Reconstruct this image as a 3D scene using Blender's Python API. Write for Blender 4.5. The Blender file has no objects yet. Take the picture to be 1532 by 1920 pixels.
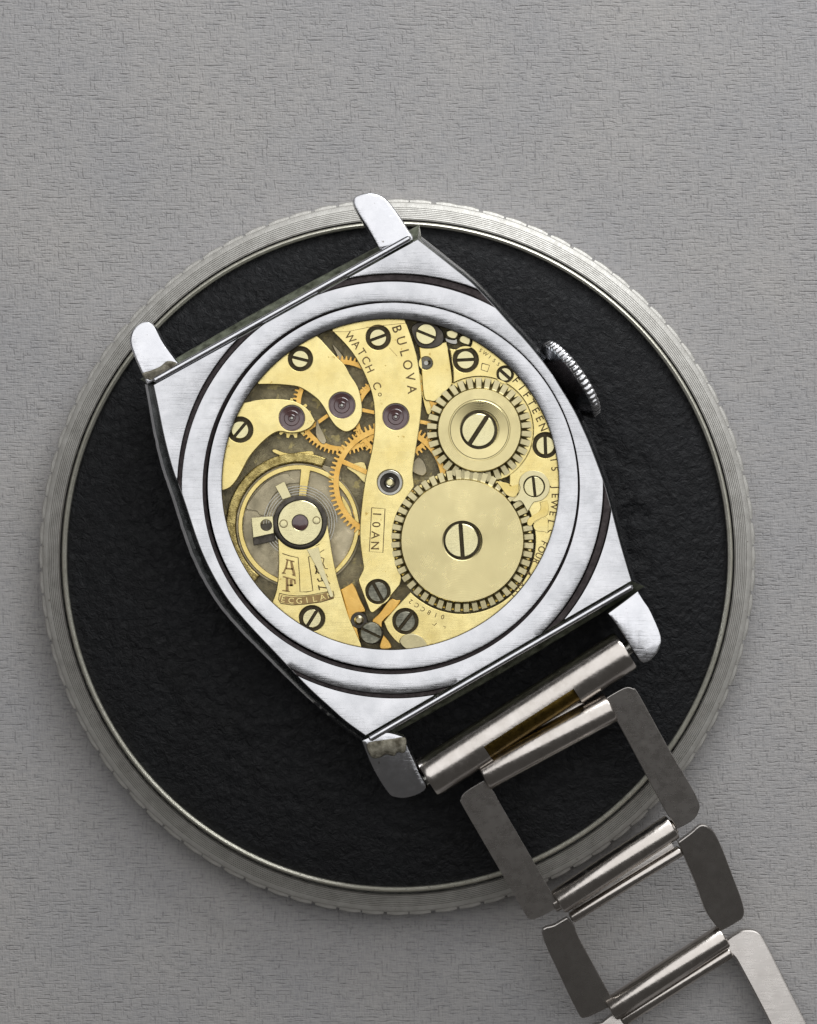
import bpy, bmesh, math, random
from mathutils import Vector, Matrix
random.seed(7)
C = bpy.context.scene
COL = C.collection
R = math.radians
U = 0.001                      # everything below is written in millimetres

# ------------------------------------------------------------------ camera
D = 220.0                      # camera height above the cloth, mm
K = 30.0                       # picture units per mm on the cloth
CX, CY = 766.0, 960.0
cam = bpy.data.cameras.new('camera')
cam_o = bpy.data.objects.new('camera', cam); COL.objects.link(cam_o)
cam_o.location = (0, 0, D*U)
cam.sensor_fit = 'VERTICAL'; cam.sensor_height = 36; cam.sensor_width = 36
cam.lens = 36*D/64.0
cam.clip_start = 0.01; cam.clip_end = 20
C.camera = cam_o

# ------------------------------------------------------------------ room light
w = bpy.data.worlds.new('World'); C.world = w; w.use_nodes = True
bg = w.node_tree.nodes['Background']
bg.inputs[0].default_value = (1.0, 0.97, 0.94, 1); bg.inputs[1].default_value = 0.07

def area(name, loc, target, sx, sy, rad, col):
    L = bpy.data.lights.new(name, 'AREA'); L.shape = 'RECTANGLE'
    L.size = sx*U; L.size_y = sy*U
    L.energy = rad*math.pi*sx*sy*U*U
    L.color = col
    o = bpy.data.objects.new(name, L); COL.objects.link(o)
    o.location = Vector(loc)*U
    d = Vector(target)-Vector(loc)
    o.rotation_euler = d.to_track_quat('-Z', 'Y').to_euler()
    return o
area('window_light', (60, 190, 300), (60, 189.99, 0), 560, 470, 1.32, (0.98, 0.985, 1.0))
area('side_window', (75, 195, 95), (10, 35, 0), 170, 100, 7.5, (0.96, 0.98, 1.0))

C.view_settings.view_transform = 'Standard'
C.view_settings.look = 'None'
C.view_settings.exposure = 0.0
C.view_settings.gamma = 1.0
C.view_settings.use_curve_mapping = False

# ------------------------------------------------------------------ helpers
def W(px, py, z):
    s = (D-z)/D/K
    return Vector(((px-CX)*s, (CY-py)*s, z))
def SC(z): return (D-z)/D/K

WL = {}
def link_obj(name, me, parent, loc):
    o = bpy.data.objects.new(name, me); COL.objects.link(o)
    WL[o.name] = Vector(loc)
    if parent:
        o.parent = parent
        o.location = (Vector(loc)-WL[parent.name])*U
    else:
        o.location = Vector(loc)*U
    return o

def finish(name, me, mats, parent, ang=32, smooth=True):
    """me holds world mm coordinates; move the origin to the base of the piece, scale to metres"""
    for m in mats: me.materials.append(m)
    vs = [v.co for v in me.vertices]
    mn = Vector((min(v[i] for v in vs) for i in range(3)))
    mx = Vector((max(v[i] for v in vs) for i in range(3)))
    c = (mn+mx)/2; c.z = mn.z
    me.transform(Matrix.Translation(-c))
    me.transform(Matrix.Scale(U, 4))
    if smooth:
        for p in me.polygons: p.use_smooth = True
        me.set_sharp_from_angle(angle=R(ang))
    me.update()
    return link_obj(name, me, parent, c)

def raw(name, verts, faces, mats, parent, fm=None, ang=32, smooth=True, fix=True):
    me = bpy.data.meshes.new(name)
    me.from_pydata([tuple(v) for v in verts], [], faces)
    if fm:
        for p, k in zip(me.polygons, fm): p.material_index = k
    if fix:
        b = bmesh.new(); b.from_mesh(me)
        bmesh.ops.remove_doubles(b, verts=b.verts, dist=1e-5)
        bmesh.ops.recalc_face_normals(b, faces=b.faces)
        b.to_mesh(me); b.free()
    return finish(name, me, mats, parent, ang, smooth)

def smooth(pts, n=6, cyclic=True):
    N = len(pts); out = []
    P = [Vector((p[0], p[1])) for p in pts]
    cor = [len(p) > 2 for p in pts]
    for i in range(N if cyclic else N-1):
        j = (i+1) % N
        p1, p2 = P[i], P[j]
        p0 = p1 if cor[i] or (not cyclic and i == 0) else P[i-1]
        p3 = p2 if cor[j] or (not cyclic and j == N-1) else P[(j+1) % N]
        if cor[i] and cor[j]:
            out.append((p1.x, p1.y)); continue
        for k in range(n):
            t = k/n
            q = 0.5*((2*p1)+(-p0+p2)*t+(2*p0-5*p1+4*p2-p3)*t*t+(-p0+3*p1-3*p2+p3)*t**3)
            out.append((q.x, q.y))
    if not cyclic: out.append((P[-1].x, P[-1].y))
    return out

def arc(c, r, a0, a1, n=24):
    return [(c[0]+r*math.cos(R(a0+(a1-a0)*k/n)), c[1]+r*math.sin(R(a0+(a1-a0)*k/n))) for k in range(n+1)]
def circ(c, r, n=40): return arc(c, r, 0, 360, n)[:-1]

def plate_mesh(loops, ztop, zbot, bev):
    cu = bpy.data.curves.new('tmp', 'CURVE'); cu.dimensions = '2D'; cu.fill_mode = 'BOTH'
    for lp in loops:
        s = cu.splines.new('POLY'); s.points.add(len(lp)-1); s.use_cyclic_u = True
        for q, p in zip(s.points, lp):
            v = W(p[0], p[1], ztop); q.co = (v.x, v.y, 0, 1)
    h = (ztop-zbot)/2
    cu.extrude = h-bev; cu.bevel_depth = bev; cu.bevel_resolution = 1; cu.offset = -bev
    o = bpy.data.objects.new('tmp', cu); COL.objects.link(o)
    dg = bpy.context.evaluated_depsgraph_get()
    me = bpy.data.meshes.new_from_object(o.evaluated_get(dg))
    bpy.data.objects.remove(o); bpy.data.curves.remove(cu)
    me.transform(Matrix.Translation((0, 0, (ztop+zbot)/2)))
    me.materials.clear()
    b = bmesh.new(); b.from_mesh(me)
    bmesh.ops.remove_doubles(b, verts=b.verts, dist=1e-5)
    bmesh.ops.recalc_face_normals(b, faces=b.faces)
    b.to_mesh(me); b.free()
    return me
def plate(name, loops, ztop, zbot, mat, parent, bev=0.05, ang=11):
    return finish(name, plate_mesh(loops, ztop, zbot, bev), [mat], parent, ang)

def lathe(name, c, zref, prof, mats, parent, seg=72, fm=None, ang=30):
    """prof: (r in picture units, z)"""
    o = W(c[0], c[1], zref); s = SC(zref)
    verts = []; faces = []; mi = []
    n = len(prof)
    for i in range(seg):
        a = 2*math.pi*i/seg
        for r, z in prof: verts.append((o.x+r*s*math.cos(a), o.y+r*s*math.sin(a), z))
    for i in range(seg):
        j = (i+1) % seg
        for k in range(n-1):
            faces.append((i*n+k, j*n+k, j*n+k+1, i*n+k+1)); mi.append(fm[k] if fm else 0)
    me = bpy.data.meshes.new(name); me.from_pydata(verts, [], faces)
    for p, k in zip(me.polygons, mi): p.material_index = k
    b = bmesh.new(); b.from_mesh(me)
    bmesh.ops.remove_doubles(b, verts=b.verts, dist=1e-5)
    bmesh.ops.dissolve_degenerate(b, edges=b.edges, dist=1e-6)
    bmesh.ops.recalc_face_normals(b, faces=b.faces)
    b.to_mesh(me); b.free()
    return finish(name, me, mats, parent, ang)

def rod_geo(p0, p1, prof, seg=32):
    """solid of revolution about p0->p1; prof: (t 0..1, r mm)"""
    ax = (p1-p0); L = ax.length; ax.normalize()
    up = Vector((0, 0, 1)); u = ax.cross(up).normalized(); v = u.cross(ax).normalized()
    verts = []; faces = []
    n = len(prof)
    for i in range(seg):
        a = 2*math.pi*i/seg
        for t, r in prof:
            verts.append(p0+ax*(t*L)+u*(r*math.cos(a))+v*(r*math.sin(a)))
    for i in range(seg):
        j = (i+1) % seg
        for k in range(n-1): faces.append((i*n+k, j*n+k, j*n+k+1, i*n+k+1))
    return verts, faces
def rod(name, p0, p1, r, mat, parent, seg=32, ch=0.12):
    L = (p1-p0).length; e = ch/L
    v, f = rod_geo(p0, p1, [(0, 0), (0, r-ch), (e*0.35, r-ch*0.35), (e, r), (1-e, r), (1-e*0.35, r-ch*0.35), (1, r-ch), (1, 0)], seg)
    return raw(name, v, f, [mat], parent)

def slab_bm(b, poly, zf, th, bev):
    top = [b.verts.new(W(x, y, zf(x, y))) for x, y in poly]
    bot = [b.verts.new(W(x, y, zf(x, y))-Vector((0, 0, th))) for x, y in poly]
    n = len(poly)
    ft = b.faces.new(top); fb = b.faces.new(bot[::-1])
    fs = [b.faces.new((top[i], bot[i], bot[(i+1) % n], top[(i+1) % n])) for i in range(n)]
    bmesh.ops.recalc_face_normals(b, faces=[ft, fb]+fs)
    eds = list(ft.edges)+list(fb.edges)
    bmesh.ops.bevel(b, geom=eds, offset=bev, segments=2, profile=0.5, affect='EDGES', clamp_overlap=True)
def bm_obj(name, b, mats, parent, ang=35):
    me = bpy.data.meshes.new(name); b.to_mesh(me); b.free()
    return finish(name, me, mats, parent, ang)
def slab(name, poly, zf, th, bev, mat, parent):
    b = bmesh.new(); slab_bm(b, poly, zf, th, bev)
    return bm_obj(name, b, [mat], parent)

# thin engraved strokes
def ribbons(name, strokes, z, mat, parent, h=0.006):
    verts = []; faces = []
    for pts, wd in strokes:
        P = [Vector((p[0], p[1])) for p in pts]
        base = len(verts); n = len(P)
        for i, p in enumerate(P):
            a = P[max(0, i-1)]; c = P[min(n-1, i+1)]
            d = (c-a); d = d.normalized() if d.length > 0 else Vector((1, 0))
            nn = Vector((-d.y, d.x))*wd/2*random.uniform(0.85, 1.15)
            for q, zz in ((p+nn, z+h), (p-nn, z+h), (p-nn, z-0.02), (p+nn, z-0.02)):
                verts.append(W(q.x, q.y, zz))
        for i in range(n-1):
            o = base+4*i
            for k in range(4):
                faces.append((o+k, o+(k+1) % 4, o+4+(k+1) % 4, o+4+k))
        faces.append((base, base+1, base+2, base+3)); e = base+4*(n-1); faces.append((e+3, e+2, e+1, e))
    return raw(name, verts, faces, [mat], parent, smooth=False)

GL = {}
def glyph(ch, thin):
    key = (ch, thin)
    if key not in GL:
        cu = bpy.data.curves.new('tmp', 'FONT'); cu.body = ch; cu.size = 1; cu.offset = thin; cu.resolution_u = 4
        cu.fill_mode = 'FRONT'
        o = bpy.data.objects.new('tmp', cu); COL.objects.link(o)
        dg = bpy.context.evaluated_depsgraph_get()
        me = bpy.data.meshes.new_from_object(o.evaluated_get(dg))
        vs = [v.co.copy() for v in me.vertices]; fs = [tuple(p.vertices) for p in me.polygons]
        bpy.data.objects.remove(o); bpy.data.curves.remove(cu); bpy.data.meshes.remove(me)
        if vs:
            x0 = min(v.x for v in vs); x1 = max(v.x for v in vs)
            vs = [Vector((v.x-(x0+x1)/2, v.y, 0)) for v in vs]
        GL[key] = (vs, fs)
    return GL[key]
def text_on(name, s, path, size, z, mat, parent, thin=0.011, squeeze=1.0, sizes=None):
    """letters evenly spread along a path (picture units); tops to the left of travel as seen in the picture turned y-up"""
    P = [Vector((p[0], p[1])) for p in smooth(path, 8, False)]
    cum = [0]
    for a, b_ in zip(P, P[1:]): cum.append(cum[-1]+(b_-a).length)
    def at(d):
        for i in range(len(P)-1):
            if d <= cum[i+1] or i == len(P)-2:
                t = (d-cum[i])/max(1e-6, cum[i+1]-cum[i]); dr = (P[i+1]-P[i]).normalized()
                return P[i]+(P[i+1]-P[i])*t, dr
    n = len(s); verts = []; faces = []
    for i, ch in enumerate(s):
        if ch == ' ': continue
        p, d = at(cum[-1]*(i/(n-1) if n > 1 else 0.5))
        up = Vector((d.y, -d.x))
        sz = size*(sizes.get(i, 1) if sizes else 1)
        vs, fs = glyph(ch, thin)
        jit = random.uniform(-0.06, 0.06)
        d2 = Vector((d.x*math.cos(jit)-d.y*math.sin(jit), d.x*math.sin(jit)+d.y*math.cos(jit))); up = Vector((d2.y, -d2.x))
        base = len(verts)
        for v in vs:
            q = p+d2*(v.x*sz*squeeze)+up*((v.y-0.35)*sz)
            verts.append(W(q.x, q.y, z+0.006))
        faces += [tuple(base+k for k in f) for f in fs]
    return raw(name, verts, faces, [mat], parent, smooth=False, fix=False)

# ------------------------------------------------------------------ materials
class NT:
    def __init__(s, name):
        s.m = bpy.data.materials.new(name); s.m.use_nodes = True
        s.t = s.m.node_tree; s.b = s.t.nodes['Principled BSDF']
        s.tc = s.t.nodes.new('ShaderNodeTexCoord')
    def n(s, ty, **kw):
        q = s.t.nodes.new(ty)
        for k, v in kw.items(): setattr(q, k, v)
        return q
    def l(s, a, b): s.t.links.new(a, b)
    def coords(s, scale=(1, 1, 1), rot=0.0):
        """object coordinates in millimetres"""
        mp = s.n('ShaderNodeMapping'); mp.inputs['Scale'].default_value = [1000*k for k in scale]
        mp.inputs['Rotation'].default_value = (0, 0, rot)
        s.l(s.tc.outputs['Object'], mp.inputs[0]); return mp.outputs[0]
    def noise(s, vec, scale, det=3, rough=0.55, dist=0):
        q = s.n('ShaderNodeTexNoise'); q.inputs['Scale'].default_value = scale
        q.inputs['Detail'].default_value = det; q.inputs['Roughness'].default_value = rough
        q.inputs['Distortion'].default_value = dist
        s.l(vec, q.inputs['Vector']); return q.outputs[0]
    def ramp(s, f, stops):
        q = s.n('ShaderNodeValToRGB'); e = q.color_ramp.elements
        e[0].position, e[0].color = stops[0][0], (*stops[0][1], 1)
        e[1].position, e[1].color = stops[-1][0], (*stops[-1][1], 1)
        for p, c in stops[1:-1]:
            k = e.new(p); k.color = (*c, 1)
        s.l(f, q.inputs[0]); return q.outputs[0]
    def mr(s, f, a, b, c, d):
        q = s.n('ShaderNodeMapRange'); 
        for i, v in zip((1, 2, 3, 4), (a, b, c, d)): q.inputs[i].default_value = v
        s.l(f, q.inputs[0]); return q.outputs[0]
    def math(s, op, a, b=None):
        q = s.n('ShaderNodeMath', operation=op)
        for i, v in enumerate((a, b)):
            if v is None: continue
            if isinstance(v, (int, float)): q.inputs[i].default_value = v
            else: s.l(v, q.inputs[i])
        return q.outputs[0]
    def bump(s, h, strength, dist):
        q = s.n('ShaderNodeBump'); q.inputs['Strength'].default_value = strength
        q.inputs['Distance'].default_value = dist*U
        s.l(h, q.inputs['Height']); return q
def metal(name, ca, cb, rough, rvar=0.08, grain=None, bstr=0.15, mott=1.2, metallic=1.0, scratch=0.0, speck=None):
    t = NT(name); v = t.coords()
    f = t.noise(v, mott, 5, 0.6)
    col = t.ramp(f, [(0.32, ca), (0.68, cb)])
    if speck:
        g = t.noise(v, speck[0], 3, 0.6)
        mk = t.mr(g, speck[1], speck[1]+0.06, 0, 1)
        mx = t.n('ShaderNodeMix', data_type='RGBA'); t.l(mk, mx.inputs[0]); t.l(col, mx.inputs[6])
        mx.inputs[7].default_value = (*speck[2], 1); col = mx.outputs[2]
    t.l(col, t.b.inputs['Base Color'])
    t.b.inputs['Metallic'].default_value = metallic
    f2 = t.noise(v, mott*3.1, 4, 0.65)
    t.l(t.mr(f2, 0.3, 0.7, rough-rvar, rough+rvar), t.b.inputs['Roughness'])
    h = None
    if grain:
        sx, sy, rot = grain
        h = t.noise(t.coords((sx, sy, 1), rot), 1.0, 3, 0.6)
    else:
        h = t.noise(v, 14, 3, 0.6)
    if scratch:
        a = t.noise(t.coords((0.6, 22, 1), 0.7), 1, 2, 0.5); b_ = t.noise(t.coords((0.5, 20, 1), -0.5), 1, 2, 0.5)
        sc = t.math('ADD', t.mr(a, 0.62, 0.7, 0, 1), t.mr(b_, 0.63, 0.7, 0, 1))
        h = t.math('SUBTRACT', h, t.math('MULTIPLY', sc, scratch))
    bp = t.bump(h, bstr, 0.03)
    t.l(bp.outputs[0], t.b.inputs['Normal'])
    return t.m

M = {}
M['chrome'] = metal('chrome_case', (0.50, 0.505, 0.52), (0.63, 0.63, 0.645), 0.22, 0.06, (0.8, 14, 0.18), 0.12, 0.6, scratch=0.5, speck=(5, 0.73, (0.22, 0.22, 0.23)))
M['chrome_bright'] = metal('chrome_lug', (0.62, 0.625, 0.65), (0.72, 0.72, 0.74), 0.20, 0.08, (2.5, 5, 0.9), 0.13, 0.6, scratch=0.5, speck=(3, 0.68, (0.2, 0.18, 0.15)))
M['darkening'] = metal('dark_groove', (0.045, 0.038, 0.038), (0.085, 0.072, 0.072), 0.5, 0.1, None, 0.3, 2.5)  # dark reflections of grooves and gaps put into the colour, beside patina
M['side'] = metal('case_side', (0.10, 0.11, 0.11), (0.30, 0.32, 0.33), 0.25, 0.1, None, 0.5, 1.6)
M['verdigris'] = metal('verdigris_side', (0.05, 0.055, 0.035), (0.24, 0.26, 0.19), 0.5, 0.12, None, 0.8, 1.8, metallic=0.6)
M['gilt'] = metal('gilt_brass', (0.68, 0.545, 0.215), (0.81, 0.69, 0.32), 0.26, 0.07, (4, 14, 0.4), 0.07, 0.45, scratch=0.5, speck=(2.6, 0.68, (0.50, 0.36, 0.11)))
M['plate'] = metal('main_plate_gilt', (0.20, 0.175, 0.115), (0.38, 0.33, 0.20), 0.45, 0.1, None, 0.9, 1.6, speck=(1.3, 0.60, (0.50, 0.42, 0.20)))  # colour darkened for the shade between the bridges, as well as grime
M['recess'] = metal('recess_beige', (0.24, 0.21, 0.14), (0.52, 0.45, 0.30), 0.35, 0.1, None, 0.3, 0.5)
M['well'] = metal('well_gilt', (0.24, 0.18, 0.06), (0.74, 0.60, 0.24), 0.3, 0.1, None, 0.9, 2.2)
M['rose'] = metal('wheel_brass', (0.66, 0.38, 0.09), (0.78, 0.50, 0.15), 0.3, 0.05, None, 0.12, 0.9)
M['rim'] = metal('balance_brass', (0.62, 0.48, 0.16), (0.74, 0.60, 0.25), 0.25, 0.06, None, 0.1, 0.9)
M['nickel'] = metal('nickel_wheel', (0.60, 0.53, 0.30), (0.66, 0.60, 0.36), 0.27, 0.05, None, 0.06, 0.4, speck=(3, 0.74, (0.3, 0.26, 0.16)))
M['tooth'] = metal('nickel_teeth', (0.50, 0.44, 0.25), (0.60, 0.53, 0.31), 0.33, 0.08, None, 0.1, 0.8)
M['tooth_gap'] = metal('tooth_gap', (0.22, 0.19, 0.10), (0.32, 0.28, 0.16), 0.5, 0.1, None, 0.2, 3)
M['screw'] = metal('screw_steel', (0.62, 0.56, 0.32), (0.70, 0.64, 0.38), 0.26, 0.06, (3, 16, 0.8), 0.15, 0.8)
M['dark_screw'] = metal('screw_grey', (0.13, 0.13, 0.10), (0.32, 0.31, 0.24), 0.35, 0.1, (3, 12, 0.8), 0.6, 2.5)
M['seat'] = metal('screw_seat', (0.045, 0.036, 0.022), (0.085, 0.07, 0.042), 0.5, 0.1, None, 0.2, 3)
M['ink'] = metal('engraved_line', (0.12, 0.075, 0.022), (0.20, 0.13, 0.045), 0.6, 0.1, None, 0.3, 3, metallic=0.2)
M['ink_pale'] = metal('engraved_fill', (0.30, 0.19, 0.07), (0.42, 0.28, 0.11), 0.5, 0.1, None, 0.3, 3, metallic=0.4)
M['steel'] = metal('polished_steel', (0.30, 0.29, 0.26), (0.40, 0.39, 0.35), 0.2, 0.05, None, 0.1, 1.5)
M['black_steel'] = metal('dark_steel', (0.05, 0.044, 0.037), (0.10, 0.09, 0.075), 0.35, 0.08, None, 0.2, 2)
M['link'] = metal('bracelet_steel', (0.50, 0.47, 0.44), (0.56, 0.53, 0.50), 0.28, 0.04, (3, 9, 1.0), 0.10, 0.5, scratch=0.35)
M['roller'] = metal('roller_steel', (0.52, 0.48, 0.44), (0.62, 0.58, 0.54), 0.22, 0.06, (6, 6, 0.5), 0.18, 0.8)
M['brown'] = metal('worn_brass_tube', (0.10, 0.065, 0.015), (0.20, 0.13, 0.03), 0.32, 0.1, None, 0.4, 2)
M['crown'] = metal('crown_chrome', (0.52, 0.52, 0.53), (0.66, 0.66, 0.67), 0.22, 0.05, None, 0.2, 2)
M['crown_dark'] = metal('crown_flank', (0.10, 0.10, 0.11), (0.20, 0.20, 0.21), 0.3, 0.1, None, 0.3, 2)
M['holder_rim'] = metal('holder_metal', (0.45, 0.435, 0.40), (0.58, 0.565, 0.525), 0.50, 0.08, None, 0.6, 1.3, metallic=0.55, speck=(3.5, 0.68, (0.26, 0.24, 0.20)))
M['holder_lip'] = metal('holder_lip', (0.60, 0.58, 0.48), (0.72, 0.70, 0.60), 0.34, 0.08, None, 0.4, 1.5, metallic=0.7)

def turned(name, ca, cb, rough):
    """circular-grained metal: concentric polish about the piece's own axis"""
    t = NT(name); v = t.coords()
    t.l(t.ramp(t.noise(v, 0.5, 4, 0.6), [(0.3, ca), (0.7, cb)]), t.b.inputs['Base Color'])
    t.b.inputs['Metallic'].default_value = 1
    t.l(t.mr(t.noise(v, 1.4, 4), 0.3, 0.7, rough-0.05, rough+0.05), t.b.inputs['Roughness'])
    t.b.inputs['Anisotropic'].default_value = 0.75
    tg = t.n('ShaderNodeTangent', direction_type='RADIAL', axis='Z'); t.l(tg.outputs[0], t.b.inputs['Tangent'])
    wv = t.n('ShaderNodeTexWave', wave_type='RINGS', rings_direction='Z'); wv.inputs['Scale'].default_value = 3.2; wv.inputs['Distortion'].default_value = 0.6; wv.inputs['Detail'].default_value = 2
    t.l(v, wv.inputs['Vector'])
    t.l(t.bump(wv.outputs[1], 0.06, 0.03).outputs[0], t.b.inputs['Normal'])
    return t.m
M['turned'] = turned('turned_nickel', (0.65, 0.56, 0.29), (0.69, 0.60, 0.315), 0.30)
def ruby():
    t = NT('ruby_jewel'); v = t.coords()
    f = t.noise(v, 3, 3)
    t.l(t.ramp(f, [(0.3, (0.065, 0.030, 0.030)), (0.7, (0.11, 0.055, 0.052))]), t.b.inputs['Base Color'])
    t.b.inputs['Roughness'].default_value = 0.18; t.b.inputs['IOR'].default_value = 1.77
    t.b.inputs['Coat Weight'].default_value = 0.15; t.b.inputs['Coat Roughness'].default_value = 0.1
    return t.m
M['ruby'] = ruby()

def pad_mat():
    t = NT('black_padding'); v = t.coords()
    a = t.noise(v, 2.4, 6, 0.62, 0.8)
    vo = t.n('ShaderNodeTexVoronoi', feature='SMOOTH_F1'); vo.inputs['Scale'].default_value = 1.7
    wv = t.n('ShaderNodeVectorMath', operation='ADD'); nz = t.n('ShaderNodeTexNoise'); nz.inputs['Scale'].default_value = 1.2; nz.inputs['Detail'].default_value = 4
    t.l(v, nz.inputs['Vector']); t.l(v, wv.inputs[0]); t.l(nz.outputs[1], wv.inputs[1]); t.l(wv.outputs[0], vo.inputs['Vector'])
    h = t.math('ADD', t.math('MULTIPLY', vo.outputs[0], 0.5), a)
    f = t.noise(v, 0.35, 4, 0.6)
    t.l(t.ramp(f, [(0.3, (0.002, 0.0022, 0.0028)), (0.7, (0.0045, 0.005, 0.0063))]), t.b.inputs['Base Color'])
    t.l(t.mr(t.noise(v, 2.2, 4), 0.3, 0.7, 0.40, 0.62), t.b.inputs['Roughness'])
    t.b.inputs['Specular IOR Level'].default_value = 0.26
    t.l(t.bump(h, 0.42, 0.40).outputs[0], t.b.inputs['Normal'])
    return t.m
M['pad'] = pad_mat()

def cloth_mat():
    t = NT('grey_woven_cloth')
    v0 = t.coords()
    # gentle waviness of the threads
    nz = t.n('ShaderNodeTexNoise'); nz.inputs['Scale'].default_value = 0.7; nz.inputs['Detail'].default_value = 3
    t.l(v0, nz.inputs['Vector'])
    sub = t.n('ShaderNodeVectorMath', operation='SUBTRACT'); t.l(nz.outputs[1], sub.inputs[0]); sub.inputs[1].default_value = (0.5, 0.5, 0.5)
    scl = t.n('ShaderNodeVectorMath', operation='SCALE'); t.l(sub.outputs[0], scl.inputs[0]); scl.inputs['Scale'].default_value = 0.35
    add = t.n('ShaderNodeVectorMath', operation='ADD'); t.l(v0, add.inputs[0]); t.l(scl.outputs[0], add.inputs[1])
    sp = t.n('ShaderNodeSeparateXYZ'); t.l(add.outputs[0], sp.inputs[0])
    X, Y = sp.outputs[0], sp.outputs[1]
    def threads(along, across, pitch, freq, lo, hi, seed):
        q = t.math('DIVIDE', across, pitch)
        row = t.math('FLOOR', q); fr = t.math('FRACT', q)
        cb = t.n('ShaderNodeCombineXYZ'); t.l(t.math('MULTIPLY', along, freq), cb.inputs[0]); t.l(t.math('MULTIPLY', row, 5.37), cb.inputs[1]); cb.inputs[2].default_value = seed
        nn = t.n('ShaderNodeTexNoise'); nn.inputs['Scale'].default_value = 1; nn.inputs['Detail'].default_value = 2; t.l(cb.outputs[0], nn.inputs['Vector'])
        amp = t.mr(nn.outputs[0], lo, hi, 0, 1)
        edge = t.math('ABSOLUTE', t.math('SUBTRACT', fr, 0.5))
        gap = t.mr(edge, 0.30, 0.03, 0, 1)                 # 1 in the gap between two threads
        rnd = t.math('SINE', t.math('MULTIPLY', fr, math.pi))
        return t.math('MULTIPLY', amp, gap), rnd, nn.outputs[0]
    g1, r1, n1 = threads(X, Y, 0.235, 1.5, 0.46, 0.74, 1.3)
    g2, r2, n2 = threads(Y, X, 0.25, 1.6, 0.50, 0.78, 7.9)
    gaps = t.math('MAXIMUM', g1, g2)
    fine = t.noise(v0, 7, 3, 0.6)
    mott = t.noise(v0, 0.10, 4, 0.55)
    base = t.ramp(mott, [(0.3, (0.35, 0.345, 0.348)), (0.7, (0.395, 0.382, 0.37))])
    st = t.math('ADD', t.noise(t.coords((1.1, 9.5, 1)), 1, 4, 0.65), t.math('MULTIPLY', t.noise(t.coords((10, 1.3, 1)), 1, 4, 0.65), 0.7))
    tint = t.ramp(st, [(0.60, (0.80, 0.81, 0.83)), (0.84, (1.0, 0.995, 0.99)), (1.07, (1.09, 1.08, 1.07))])
    mx = t.n('ShaderNodeMix', data_type='RGBA', blend_type='MULTIPLY'); mx.inputs[0].default_value = 1
    t.l(base, mx.inputs[6]); t.l(tint, mx.inputs[7])
    m2 = t.n('ShaderNodeMix', data_type='RGBA'); t.l(t.math('MULTIPLY', t.math('MULTIPLY', gaps, t.mr(fine, 0.35, 0.60, 0.15, 1.0)), 0.55), m2.inputs[0]); t.l(mx.outputs[2], m2.inputs[6]); m2.inputs[7].default_value = (0.11, 0.108, 0.112, 1)
    t.l(m2.outputs[2], t.b.inputs['Base Color'])
    t.b.inputs['Roughness'].default_value = 0.8; t.b.inputs['Specular IOR Level'].default_value = 0.25
    h = t.math('ADD', t.math('MULTIPLY', t.math('ADD', t.math('MULTIPLY', r1, 1.3), r2), 0.13), t.math('ADD', t.math('MULTIPLY', fine, 0.35), t.math('MULTIPLY', st, 0.9)))
    h = t.math('SUBTRACT', h, t.math('MULTIPLY', gaps, 1.3))
    t.l(t.bump(h, 0.5, 0.10).outputs[0], t.b.inputs['Normal'])
    return t.m
M['cloth'] = cloth_mat()

# ------------------------------------------------------------------ the cloth
b = bmesh.new()
bmesh.ops.create_grid(b, x_segments=40, y_segments=40, size=170)
cl = bm_obj('cloth', b, [M['cloth']], None)
cl['kind'] = 'structure'

# ------------------------------------------------------------------ things
def thing(name, label, cat, loc):
    o = bpy.data.objects.new(name, None); COL.objects.link(o)
    o.location = Vector(loc)*U; o.empty_display_size = 0.01
    WL[o.name] = Vector(loc); o['label'] = label; o['category'] = cat
    return o

# ---- the padded holder under the watch
HC = (745, 1044)
hold = thing('watch_holder', 'round black padded holder with a ribbed grey metal rim lying under the watch', 'watch holder', W(HC[0], HC[1], 0))
prof = [(600, 0.02), (660, 0.02), (666, 0.12), (668, 1.5), (667, 2.0), (663, 2.32), (658, 2.44), (654, 2.5)]
r = 654.0; z = 2.5
for k in range(6):                                   # turned steps of the rim
    prof += [(r-0.5, z-0.07), (r-1.0, z+0.03), (r-3.6, z+0.08)]
    r -= 3.6; z += 0.08
prof += [(r-0.8, z-0.10), (r-1.6, z+0.04), (r-3, z+0.22)]
rl = r-3; zl = z+0.22
lathe('rim', HC, 2.0, prof, [M['holder_rim']], hold, seg=160, ang=20)
lathe('lip', HC, 3.4, [(rl+1, 3.0), (rl, zl+0.02), (rl-2, zl+0.12), (625, zl+0.16), (621, zl+0.06), (620, 2.6)], [M['holder_lip']], hold, seg=160, ang=25)
# leather-like pad, real lumps on its surface
s = SC(3.3); o = W(HC[0], HC[1], 3.3)
from mathutils import noise as mn_
verts = [(o.x, o.y, 3.45)]; faces = []
NR, NA = 90, 260
for i in range(1, NR+1):
    rr = 622*i/NR
    for j in range(NA):
        a = 2*math.pi*j/NA
        x = o.x+rr*s*math.cos(a); y = o.y+rr*s*math.sin(a)
        q = Vector((x*0.5, y*0.5, 0)); 
        lump = 0.09*(mn_.fractal(q, 1.0, 2.0, 4)) + 0.16*mn_.noise(Vector((x*1.6, y*1.6, 5)))
        fade = min(1, (NR-i)/26)**1.5*(0.45+0.9*max(0, 0.35+mn_.noise(Vector((x*0.12, y*0.12, 9)))))
        verts.append((x, y, 3.42-0.55*(rr/622)**8 + lump*fade*0.9))
for j in range(NA):
    faces.append((0, 1+j, 1+(j+1) % NA))
for i in range(NR-1):
    for j in range(NA):
        a_ = 1+i*NA; faces.append((a_+j, a_+NA+j, a_+NA+(j+1) % NA, a_+(j+1) % NA))
raw('pad', verts, faces, [M['pad']], hold, ang=80)
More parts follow.
